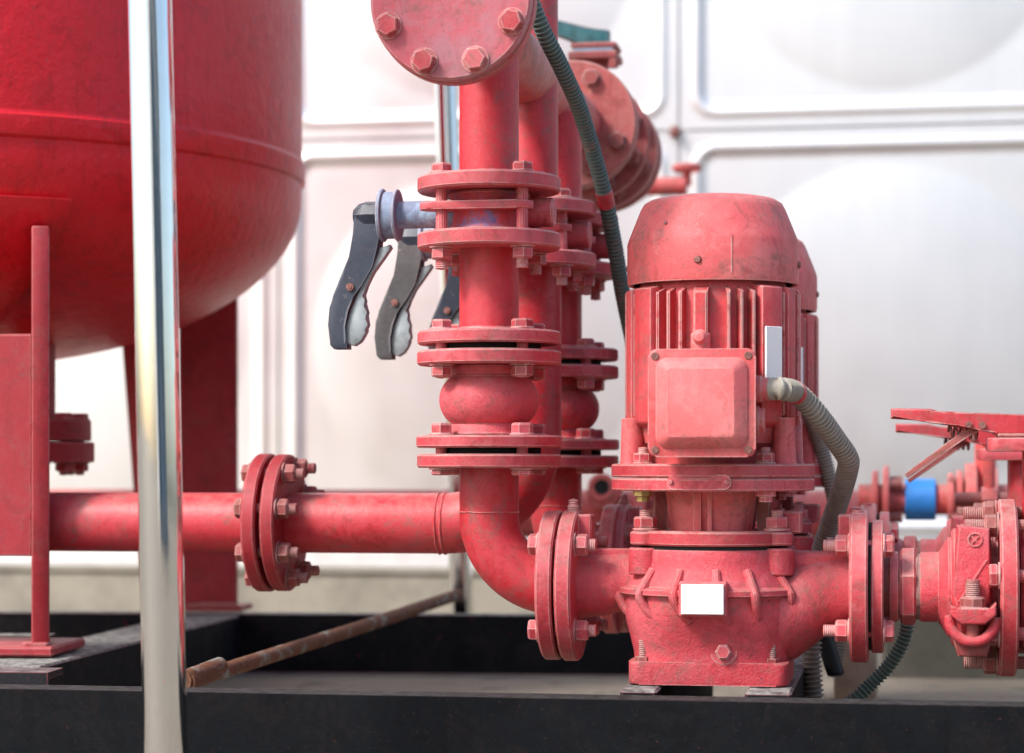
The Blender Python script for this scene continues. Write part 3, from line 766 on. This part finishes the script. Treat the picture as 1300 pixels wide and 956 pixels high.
# motor flange pair
b = NB(); ring(b, 126, 40, 343, 358.6, I4, 1.8, 96); part('adapter_flange', b, 'flange', pump)
b = NB(); ring(b, 126.5, 40, 359.6, 376, I4, 1.8, 96); mf = part('motor_flange', b, 'flange', pump)
b = NB()                                            # small oval tag bent round the flange edge, two rivets
for k0 in range(1):
    n = 18; w = 39
    outl = rrect(39, 9, 8.5, 5)
    A = [b.verts.new(az(x / 128 * 57.3 - 3, 128.6) + Vector((0, 0, 354 + z))) for x, z in outl]; B_ = [b.verts.new(az(x / 128 * 57.3 - 3, 125) + Vector((0, 0, 354 + z))) for x, z in outl]
    # curved face as strips
    half = len(outl)
    for i in range(half): j = (i + 1) % half; b.faces.new((A[i], A[j], B_[j], B_[i]))
    order = sorted(range(half), key=lambda i: outl[i][0])
    b.faces.new(A)
part('oval_tag', b, 'flange', pump, sharp=20)
for x in (-34, 34):
    b = NB(); lathe(b, [(0, 2.6), (2.4, 2), (3.4, 0), (3.4, -3), (0, -3)], T(az(x / 128 * 57.3 - 3, 128.6) + Vector((0, 0, 354))) @ Matrix.Rotation(R(x / 128 * 57.3 - 3), 4, 'Z') @ AYN, 12); part('rivet', b, 'bolt', mf)
for d in (-46, 40, 134, 226):
    p = az(d, 110)
    put(NS, 'nut', mf, T(p + Vector((0, 0, 376))) @ Matrix.Rotation(.3, 4, 'Z') @ Matrix.Scale(.78, 4))
    b = NB(); lathe(b, [(0, 344), (12, 344), (12, 337), (8, 336), (8, 330), (0, 330)], T(p), 8); part('bolt_end', b, 'brass' if d == -46 else 'bolt', mf)
# motor end shield, posts, body
b = NB(); lathe(b, [(0, 374), (78, 374), (80, 392), (95, 402), (99, 420), (96, 434), (0, 436)], n=56); part('end_shield', b, 'motor', pump)
for d in (-62, 58, 118, 238):
    b = NB(); lathe(b, [(0, 374), (16, 374), (14.5, 380), (13, 432), (0, 432)], T(az(d, 108)), 20); part('post', b, 'motor', pump)
b = NB(); lathe(b, [(0, 404), (93, 404), (95, 420), (95, 585), (90, 600), (0, 606)], n=64); bd = part('motor_body', b, 'fin', pump)
def fin_mesh(w, r1):
    b = NB(); box(b, -w / 2, w / 2, -r1, -84, 424, 594, I4)
    for v in b.verts:
        if v.co.z > 590 and v.co.y < -90: v.co.z -= 10; 
        if v.co.z < 430 and v.co.y < -90: v.co.z += 12
    bmesh.ops.bevel(b, geom=[e for e in b.edges if abs(e.verts[0].co.y + r1) < 1 and abs(e.verts[1].co.y + r1) < 1], offset=min(1.6, w * .3), segments=2, affect='EDGES')
    return finish(b, 'fin', 'fin', 30)
thin, mid = fin_mesh(4.2, 109.5), fin_mesh(17, 111)
for base_a in (0, 180):
    for d in (-33.5, -25, -16.5, 15, 23.5, 32):
        put(thin, 'fin', bd, Matrix.Rotation(R(base_a + d), 4, 'Z'))
    put(mid, 'fin', bd, Matrix.Rotation(R(base_a - 3 if base_a == 0 else base_a), 4, 'Z'))
def panel_pad(d, w, r1):
    b = NB(); q = bmesh.new(); box(q, -w, w, -r1, -80, 410, 597, I4)
    for v in q.verts:
        if v.co.y < -90: v.co.z += (16 if v.co.z < 500 else -6)
    bmesh.ops.bevel(q, geom=list(q.edges), offset=3.5, segments=2, affect='EDGES', profile=.5)
    merge(b, q, Matrix.Rotation(R(d), 4, 'Z')); part('frame_panel', b, 'motor' if w > 17 else 'fin', bd)
for d in (-47, 46, 134, 226): panel_pad(d, 17, 110)
for d in (-67.5, 67.5, 112.5, 247.5): panel_pad(d, 11, 109.5)
for d in (90, 270): panel_pad(d, 18, 108.5)
for d in (-57.5, -79, 57.5, 79):
    put(thin, 'fin', bd, Matrix.Rotation(R(d), 4, 'Z'))
b = NB(); lathe(b, [(0, 0), (10, 0), (9, 10), (5, 15), (0, 16)], T((-6, -108, 528)) @ AYN, 20); lathe(b, [(0, -14), (12, -14), (12, 10), (6, 16), (0, 18)], T((-6, -104, 522)), 20); part('lifting_boss', b, 'motor', bd)
# blank white plate on the right pad
d = 46
b = NB(); box(b, -13, 13, -114.5, -111.5, 479, 542, Matrix.Rotation(R(d), 4, 'Z') @ T((-2, 0, 0)), .5); part('blank_plate', b, 'white', pump, label='blank white plate on the motor body')
# fan cover
b = NB(); lathe(b, [(100, 598), (105.5, 598), (106.8, 603), (106.8, 648), (105.2, 654), (90, 692), (86, 699), (78, 704), (64, 707), (40, 709), (0, 710)], n=80); fc = part('fan_cover', b, 'motor', pump, sharp=50)
b = NB(); lathe(b, [(98, 599), (98, 640), (0, 641)], n=40); part('cover_inside', b, 'gasket', fc)
for d in (-5, 85, 175, 265):
    b = NB(); lathe(b, [(0, 3.5), (3.5, 3), (5, 0), (5, -3), (0, -3)], T(az(d, 106.8) + Vector((0, 0, 622))) @ Matrix.Rotation(R(d), 4, 'Z') @ AYN, 12); part('screw', b, 'screw', fc)
b = NB(); lathe(b, [(106.2, 606), (107.6, 606), (107.6, 652), (106.2, 652)], I4, 3, -90 + 16.4, -90 + 17.2, closed=True); part('seam', b, 'motor', fc)
b = NB(); lathe(b, [(0, .5), (2.2, .4), (2.4, 0), (0, 0)], T(az(-30, 100.5) + Vector((0, 0, 669))) @ Matrix.Rotation(R(-30), 4, 'Z') @ Matrix.Rotation(R(-24), 4, 'X') @ AYN, 10); part('chip_mark', b, 'screw', fc)
# terminal box
b = NB(); prism(b, rrect(57, 57, 8, 4, 0, 448), -148, -88, I4, 2); tb = part('terminal_box', b, 'motor', pump)
b = NB(); prism(b, rrect(63.5, 64, 10, 5, 0, 448), -160, -149, I4, 3, 3); lid = part('lid', b, 'motor', tb)
b = NB()
def sq(w, h, y, r=8): return [Vector((x, y, z)) for x, z in rrect(w, h, r, 5, 0, 448)]
loft(b, [sq(55, 54, -159, 14), sq(53.5, 52.5, -163, 14), sq(41, 42, -174, 6), sq(39, 40, -175, 5)]); part('raised_face', b, 'motor', lid, sharp=24)
for sx in (-1, 1):
    for sz in (-1, 1):
        b = NB(); ring(b, 4.9, 2.6, 0, 1.2, T((sx * 55, -160, 448 + sz * 55.5)) @ AYN, .6, 16)
        lathe(b, [(0, .9), (2.8, .8), (3.5, 0), (0, 0)], T((sx * 55, -160, 448 + sz * 55.5)) @ AYN, 12)
        box(b, -3.6, 3.6, -1.9, -1.4, -.5, .5, T((sx * 55, -160, 448 + sz * 55.5)) @ Matrix.Rotation(R(40), 4, 'Y')); part('screw', b, 'screw', lid)
for z, ro, ln in ((465, 16, 20), (428, 17, 15)):
    b = NB(); lathe(b, [(0, 0), (ro, 0), (ro, ln * .55), (ro * .86, ln * .6), (ro * .86, ln), (0, ln)], T((57, -126, z)) @ AX, 12); part('cable_gland', b, 'motor', tb)

# ------------------------------------------------------------------ discharge fittings of a pump line
def px_(p): return X(p)
def discharge_line(loc, labels):
    o = []
    t = thing('pipe_union', labels[0], 'pipe fitting', loc, 0); Tm = T((0, 0, EZ + 2)) @ AX
    b = NB(); ring(b, 82, 34, px_(1107), px_(1122), Tm, 1.6); part('flange', b, 'flange', t)
    b = NB(); cyl(b, 79, px_(1103.6), px_(1106.6), Tm, 48); part('gasket', b, 'gasket', t)
    b = NB(); cyl(b, 38, px_(1121), px_(1132), Tm, 40); part('nipple', b, 'rustbolt', t)
    b = NB()
    lathe(b, [(38, px_(1129)), (43, px_(1130)), (44, px_(1134)), (43, px_(1140)), (40, px_(1141.5))], Tm, 40); part('collar', b, 'flange', t)
    b = NB(); x0, x1 = px_(1143), px_(1163); lathe(b, [(30, x0), (45, x0), (49, x0 + 3), (49, x1 - 3), (45, x1), (30, x1)], Tm @ Matrix.Rotation(R(12), 4, 'Z'), 6, closed=True); part('hex_nut', b, 'flange', t)
    b = NB(); cyl(b, 40, px_(1141), px_(1170), Tm, 40)
    for k in range(4): lathe(b, [(40, px_(1163.5) + k * 1.6), (41.2, px_(1163.5) + k * 1.6 + .8), (40, px_(1163.5) + k * 1.6 + 1.6)], Tm, 40)
    part('thread', b, 'rustbolt', t)
    b = NB(); lathe(b, [(30, px_(1168)), (42, px_(1168)), (43, px_(1170)), (43, px_(1191)), (47, px_(1194)), (61, px_(1203)), (61, px_(1207)), (30, px_(1207))], Tm, 48, closed=True); part('flared_sleeve', b, 'cast', t)
    o.append(t)
    t = thing('grooved_coupling', labels[1], 'coupling', loc, 0)
    x0, x1 = px_(1207), px_(1257); xm = (x0 + x1) / 2
    b = NB(); lathe(b, [(40, x0), (68, x0), (72, x0 + 3), (72, x0 + 7), (77, x0 + 11), (77, x1 - 11), (72, x1 - 7), (72, x1 - 3), (68, x1), (40, x1)], Tm, 56, closed=True); part('housing', b, 'cast', t)
    b = NB()                                         # upper and lower half housing bolt pads, front
    prism(b, [(xm - 18, 303), (xm + 20, 299), (xm + 21, 222), (xm + 15, 204), (xm - 20, 204), (xm - 22, 222)], -86, -50, I4, 3.5, 3); up_ = part('bolt_pad', b, 'cast', t)
    b = NB(); prism(b, [(xm - 27, 212), (xm - 27, 198), (xm - 14, 187), (xm + 14, 187), (xm + 27, 198), (xm + 27, 212), (xm + 18, 204), (xm - 18, 204)], -114, -64, I4, 3, 3); part('bolt_lug', b, 'cast', t)
    b = NB(); sweep(b, smooth_path([(xm - 27, -96, 196), (xm - 25, -98, 182), (xm - 13, -100, 169), (xm, -101, 166), (xm + 13, -100, 169), (xm + 25, -98, 182), (xm + 27, -96, 196)], 3), 6.5, 12); part('bolt_loop', b, 'cast', t)
    b = NB(); prism(b, [(xm - 25, 172), (xm + 24, 172), (xm + 17, 147), (xm - 17, 147)], -92, -40, I4, 4, 3); part('bolt_pad', b, 'rustbolt', t)
    b = NB(); lathe(b, [(0, 0), (17, 0), (17, 3), (14.5, 4), (14.5, 14), (12, 16), (10, 16)], T((xm, -97, 203)), 8)
    pr = [(0, 16)]
    for k in range(7): pr += [(9, 16 + 2.4 * k), (7.6, 17.2 + 2.4 * k)]
    pr += [(8.5, 33), (7.5, 36), (0, 37)]; lathe(b, pr, T((xm, -97, 203)), 16); cyl(b, 7.5, -36, 0, T((xm, -97, 203)), 14); part('track_bolt', b, 'rustbolt', t)
    b = NB(); ring(b, 9, 7, 0, 1.8, T((xm + 3, -86, 286)) @ AYN, .5, 24); box(b, -6, 6, -1.6, 0, -1, 1, T((xm + 3, -86, 286)) @ Matrix.Rotation(R(45), 4, 'Y')); box(b, -6, 6, -1.7, 0, -1, 1, T((xm + 3, -86, 286)) @ Matrix.Rotation(R(-45), 4, 'Y')); part('cast_mark', b, 'cast', up_)
    b = NB(); prism(b, [(xm - 17, 212), (xm - 14, 212), (xm + 18, 262), (xm + 15, 262)], -87.5, -85, I4, .6); part('cast_line', b, 'cast', up_)
    o.append(t)
    t = thing('butterfly_valve', labels[2], 'valve', loc, 0)
    f0, f1 = px_(1266), px_(1289)
    b = NB(); ring(b, 108, 40, f0, f1, Tm, 2.6, 72); cyl(b, 56, px_(1256), f0 + 3, Tm, 40); part('flange', b, 'flange', t)
    f2, f3 = f1 + 60, f1 + 83
    b = NB(); ring(b, 108, 40, f2, f3, Tm, 2.6, 72); part('flange', b, 'flange', t)
    b = NB(); ring(b, 72, 30, f1 + 4, f2 - 4, Tm, 4); part('body', b, 'cast', t)
    far_ = [k for k in range(8) if abs(math.cos(R(33.5 + 45 * k))) > .7]
    bolts_z(t, f3, 92, 8, bolt_mesh(17, f3 - f0, 24, 'rustbolt', 11, 15), 33.5, Tm, only=far_)
    bolts_z(t, f3, 92, 8, bolt_mesh(17, f3 - f0, 0, 'bolt', 11, 11), 33.5, Tm, only=[k for k in range(8) if k not in far_])
    nx = (f1 + f2) / 2
    b = NB(); cyl(b, 22, EZ + 60, Z(572, 1.04), T((nx, 0, 0)), 28); part('neck', b, 'pipe', t)
    zp0, zp1 = Z(573, 1.04), Z(556, 1.04)
    b = NB(); prism(b, rrect(64, 44, 12, 4), zp0, zp1, T((nx, 0, 0)) @ Matrix.Rotation(R(90), 4, 'X'), 2); part('mounting_pad', b, 'flange', t)
    b = NB(); box(b, -52, 60, -38, 36, zp1 + 1, zp1 + 5, T((nx, 0, 0)), 1); part('notch_plate', b, 'rustbolt', t)
    zl = lambda y: Z(y, 1.04)
    xl_ = lambda p: px_(p)
    b = NB(); prism(b, [(xl_(1131), zl(518)), (xl_(1182), zl(519)), (xl_(1200), zl(525.5)), (nx + 40, zl(528)), (nx + 40, zl(552)), (xl_(1262), zl(552)), (xl_(1258), zl(546)), (xl_(1215), zl(543)), (xl_(1184), zl(534)), (xl_(1131), zl(531))], -20, 16, I4, 3, 3)
    lv = part('lever', b, 'pipe', t)
    b = NB(); prism(b, [(xl_(1239), zl(543)), (xl_(1243), zl(549)), (xl_(1229), zl(553)), (xl_(1152), zl(607)), (xl_(1148), zl(602)), (xl_(1222), zl(547))], -9, 7, I4, 1.2); part('trigger', b, 'rustbolt', lv)
    b = NB()
    pa = [Vector((xl_(1204) + i * .9, 2 + 9 * math.cos(i * .8), zl(548) + 9 * math.sin(i * .8))) for i in range(40)]
    sweep(b, pa, 1.6, 6); part('spring', b, 'screw', lv)
    b = NB(); cyl(b, 4.5, 0, 6, T((xl_(1246), -20, zl(540))) @ AYN, 12); cyl(b, 4, 0, 5, T((xl_(1229), -20, zl(539))) @ AYN, 12); part('pivot_pin', b, 'screw', lv)
    b = NB(); bar(b, (f3 - 4, 0, EZ + 2), (f3 + 500, 0, EZ + 2), 43, 40); part('pipe', b, 'pipe', t)
    o.append(t)
    return o
line = discharge_line((0, 0, 0), ('threaded red pipe union with hex nut at the near pump outlet', 'red grooved clamp coupling with a rusty bolt right of near pump', 'near lever valve with long red flat handle at the right edge'))

# second pump line, behind the first
p2 = pt(944, 590, .868); p2.z = 0
dup(pump, p2, 'far red pump mostly hidden behind the near one, blurred')
sh = p2 - Vector((PX, 0, 0))
for t, lab in zip(line, ('blurred red pipe union with hex nut behind the near union', 'blurred red clamp coupling behind the near coupling', 'far lever valve whose red handle shows below the near handle')):
    dup(t, sh + Vector((0, 0, -10 if 'lever' in lab else 0)), lab)
# rails under the pumps
for dx0, dx1 in ((-100, -56), (49, 104)):
    b = NB(); box(b, dx0, dx1, -136, p2.y + 180, 4, 105.5, T((PX, 0, 0)), 3); part('cross_rail', b, 'black', sk)

# ------------------------------------------------------------------ far suction pipe and blue sleeve
FY = pt(700, 590, .66).y
fz = Z(652, .66)
t = thing('suction_main', 'far horizontal red main pipe running behind both pumps', 'pipe', (0, FY, fz))
b = NB(); bar(b, (X(-300, FY), 0, 0), (X(1135, FY), 0, 0), 46, 40); part('pipe', b, 'rearred', t)
xs = X(772, FY)
b = NB(); cyl(b, 30, 0, 90, T((xs, 0, 38)) @ AYN, 28, 3); part('tee_stub', b, 'rearred', t)
b = NB(); ring(b, 26, 15, 89, 97, T((xs, 0, 52)) @ AYN, 2, 28); part('stub_rim', b, 'rearred', t)
b = NB(); cyl(b, 15, 90, 92, T((xs, 0, 52)) @ AYN, 20); part('stub_plug', b, 'gasket', t)
for p in (812, 838):
    b = NB(); ring(b, 84, 40, 0, 20, T((X(p, FY), 0, -4)) @ AX, 2); part('flange', b, 'rearred', t)
for p, r_ in ((1106, 70), (1124, 74), (1210, 78)):
    pass
BY = pt(1168, 590, .74).y; bz = Z(634, .74)
t = thing('flexible_connector', 'bright blue sleeve on a red flanged pipe behind the far pump', 'pipe fitting', (0, BY, bz))
b = NB(); bar(b, (X(1090, BY), 0, 0), (X(1330, BY), 0, 0), 26, 32); part('pipe', b, 'rearred', t)
b = NB(); cyl(b, 36, X(1149, BY), X(1188, BY), AX, 48, 2); part('blue_sleeve', b, 'brightblue', t)
for p, r_ in ((1107, 50), (1121, 58), (1203, 46), (1214, 50)):
    b = NB(); ring(b, r_, 20, X(p, BY), X(p + 8, BY), AX, 2); part('flange', b, 'rearred', t)
for a_ in (50, 140, 230, 320):
    b = NB(); cyl(b, 9, X(1130, BY), X(1146, BY), T((0, 40 * math.cos(R(a_)), 40 * math.sin(R(a_)))) @ AX, 8); part('bolt', b, 'rustbolt', t)
b = NB(); bar(b, (X(1251, BY), 0, 10), (X(1251, BY), 0, 100), 18, 20); part('valve_neck', b, 'rearred', t)
b = NB(); ring(b, 62, 20, X(1225, BY), X(1240, BY), AX, 2); part('flange', b, 'rearred', t)

b = NB(); ring(b, 56, 20, X(1258, BY), X(1266, BY), AX, 2); part('flange', b, 'rearred', t)
for a_ in (40, 130, 220, 310):
    b = NB(); cyl(b, 8, X(1204, BY), X(1224, BY), T((0, 42 * math.cos(R(a_)), 42 * math.sin(R(a_)))) @ AX, 8); part('bolt', b, 'rustbolt', t)
QY = pt(1230, 590, .82).y; qz = Z(634, .82)
t = thing('branch_pipe', 'small dark red branch pipe with a union behind the long flat lever', 'pipe', (0, QY, qz))
b = NB(); bar(b, (X(1212, QY), 0, 0), (X(1380, QY), 0, 0), 11, 20); part('pipe', b, 'rustbolt', t)
b = NB(); lathe(b, [(0, X(1246, QY)), (19, X(1246, QY)), (21, X(1249, QY)), (21, X(1263, QY)), (19, X(1266, QY)), (0, X(1266, QY))], AX, 8); part('union_nut', b, 'rearred', t)
b = NB(); cyl(b, 9, 5, 62, T((X(1256, QY), 0, 0)), 16); part('drip_leg', b, 'rearred', t)

# ------------------------------------------------------------------ conduits, hose, block
def conduit(pts, r, mat, label, pitch=4.6, bands=()):
    st = pitch / 6; n = 14
    pa = smooth_path(pts, st)
    b = NB(); sweep(b, pa, lambda i: r * (1.03, 1.03, .97, .80, .77, .80)[i % 6], n)
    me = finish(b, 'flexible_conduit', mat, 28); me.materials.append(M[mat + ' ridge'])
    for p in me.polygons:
        if (p.index // n) % 6 == 0: p.material_index = 1  # paler ridge faces: the ridge highlights are painted into the colour
    o = put(me, 'flexible_conduit')
    for f0, f1 in bands:
        b = NB(); sweep(b, pa[int(f0 * len(pa)):int(f1 * len(pa)):4], r * 1.05, 16); part('paint_band', b, 'pipe', o)
    return tag(o, label, 'conduit')
M['conduit ridge'] = simple('dusty conduit ridge highlight', (.50, .45, .36), .7, 0, .35, 60)  # dust tone brightened to double as the ridges' painted highlight
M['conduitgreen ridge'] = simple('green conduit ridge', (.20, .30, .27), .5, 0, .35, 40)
gp_ = Vector((PX + 76, -126, 465))
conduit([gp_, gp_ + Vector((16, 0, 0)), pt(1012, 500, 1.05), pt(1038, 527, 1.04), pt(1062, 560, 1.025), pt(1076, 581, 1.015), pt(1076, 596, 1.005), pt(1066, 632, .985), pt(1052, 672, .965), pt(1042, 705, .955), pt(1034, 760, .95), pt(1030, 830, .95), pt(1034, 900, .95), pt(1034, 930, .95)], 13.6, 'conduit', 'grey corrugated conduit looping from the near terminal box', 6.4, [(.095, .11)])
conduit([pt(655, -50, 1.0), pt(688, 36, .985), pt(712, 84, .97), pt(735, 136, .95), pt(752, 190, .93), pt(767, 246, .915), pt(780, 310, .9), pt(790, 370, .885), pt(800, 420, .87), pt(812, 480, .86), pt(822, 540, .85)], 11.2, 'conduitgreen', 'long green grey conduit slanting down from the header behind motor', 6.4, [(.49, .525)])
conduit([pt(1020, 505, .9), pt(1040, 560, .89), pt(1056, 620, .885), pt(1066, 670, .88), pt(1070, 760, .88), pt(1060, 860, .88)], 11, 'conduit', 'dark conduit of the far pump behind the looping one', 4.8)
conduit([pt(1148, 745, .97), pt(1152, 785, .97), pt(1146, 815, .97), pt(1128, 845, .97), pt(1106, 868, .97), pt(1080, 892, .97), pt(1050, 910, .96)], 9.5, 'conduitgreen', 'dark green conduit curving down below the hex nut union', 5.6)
b = NB(); sweep(b, smooth_path([pt(1040, 790, .93), pt(1050, 820, .93), pt(1058, 846, .93), pt(1062, 856, .93)], 6), 12, 18); cyl(b, 12.4, -4, 4, T(pt(1061, 853, .93)), 18, 3)
tag(part('rubber_hose', b, 'hose', None), 'short black rubber hose end hanging below the pump outlet', 'hose')
p = pt(1088, 590, .80)
b = NB(); box(b, -36, 32, -40, 60, 0, Z(790, .80), T((p.x, p.y, 0)), 6, 2)
tag(part('stone_block', b, 'cream', None), 'cream coloured stone block on the ground behind the pump outlet', 'block')

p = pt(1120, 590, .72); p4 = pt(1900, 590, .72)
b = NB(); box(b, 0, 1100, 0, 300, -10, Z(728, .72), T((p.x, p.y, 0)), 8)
M['kerb'] = simple('dark mottled concrete', (.10, .095, .075), .85, 0, .4, 9, .35, 80)  # plain dark tone for the low block, mottled by noise
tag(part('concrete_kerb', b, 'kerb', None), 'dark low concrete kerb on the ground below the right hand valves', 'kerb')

# ------------------------------------------------------------------ unseen building added behind the viewer to streak the polished posts' reflections
M['render'] = simple('cream wall render', (.60, .59, .56), .9, 0, .2, 3, .3, 40)
M['door'] = simple('blue grey roller door', (.16, .24, .29), .5, .2, .2, 4, .1, 40)
M['dark'] = simple('dark window glass', (.02, .025, .03), .1, 0, .2)
sh_ = thing('reflection_building', 'cream rendered workshop added out of view to put streaks in the post reflections', 'building', (2500, -11500, 0), R(-8))
b = NB(); box(b, 0, 16000, -6000, 0, -50, 4600); part('wall', b, 'render', sh_)
b = NB(); box(b, -300, 16300, -6300, 400, 4603, 4900); part('roof', b, 'plinth', sh_)
for x in (1200, 6200, 11200):
    b = NB()
    for k in range(18): box(b, x, x + 3000, 3, 40, 20 + k * 180, 192 + k * 180, I4, 12)
    part('roller_door', b, 'door', sh_)
for x in (4600, 9600, 14600):
    b = NB(); box(b, x, x + 1100, 2, 60, 1200, 3000); wf = part('window', b, 'render', sh_)
    b = NB(); box(b, x + 80, x + 1020, 30, 66, 1280, 2920); part('pane', b, 'dark', wf)

# ------------------------------------------------------------------ groups of like things
GR = {'riser_pipe': 'red riser pipes', 'butterfly_valve': 'lever operated valves', 'rubber_joint': 'bulging rubber joints', 'pipe_elbow': 'red pump elbows', 'centrifugal_pump': 'red pumps with finned motors',
      'pipe_union': 'pump outlet unions', 'grooved_coupling': 'grooved clamp couplings', 'steel_post': 'stainless steel posts', 'flexible_conduit': 'corrugated cable conduits', 'tank_feed_pipe': 'pipes feeding the red tank'}
for o in bpy.data.objects:
    k = o.name.split('.')[0]
    if o.parent is None and k in GR: o['group'] = GR[k]
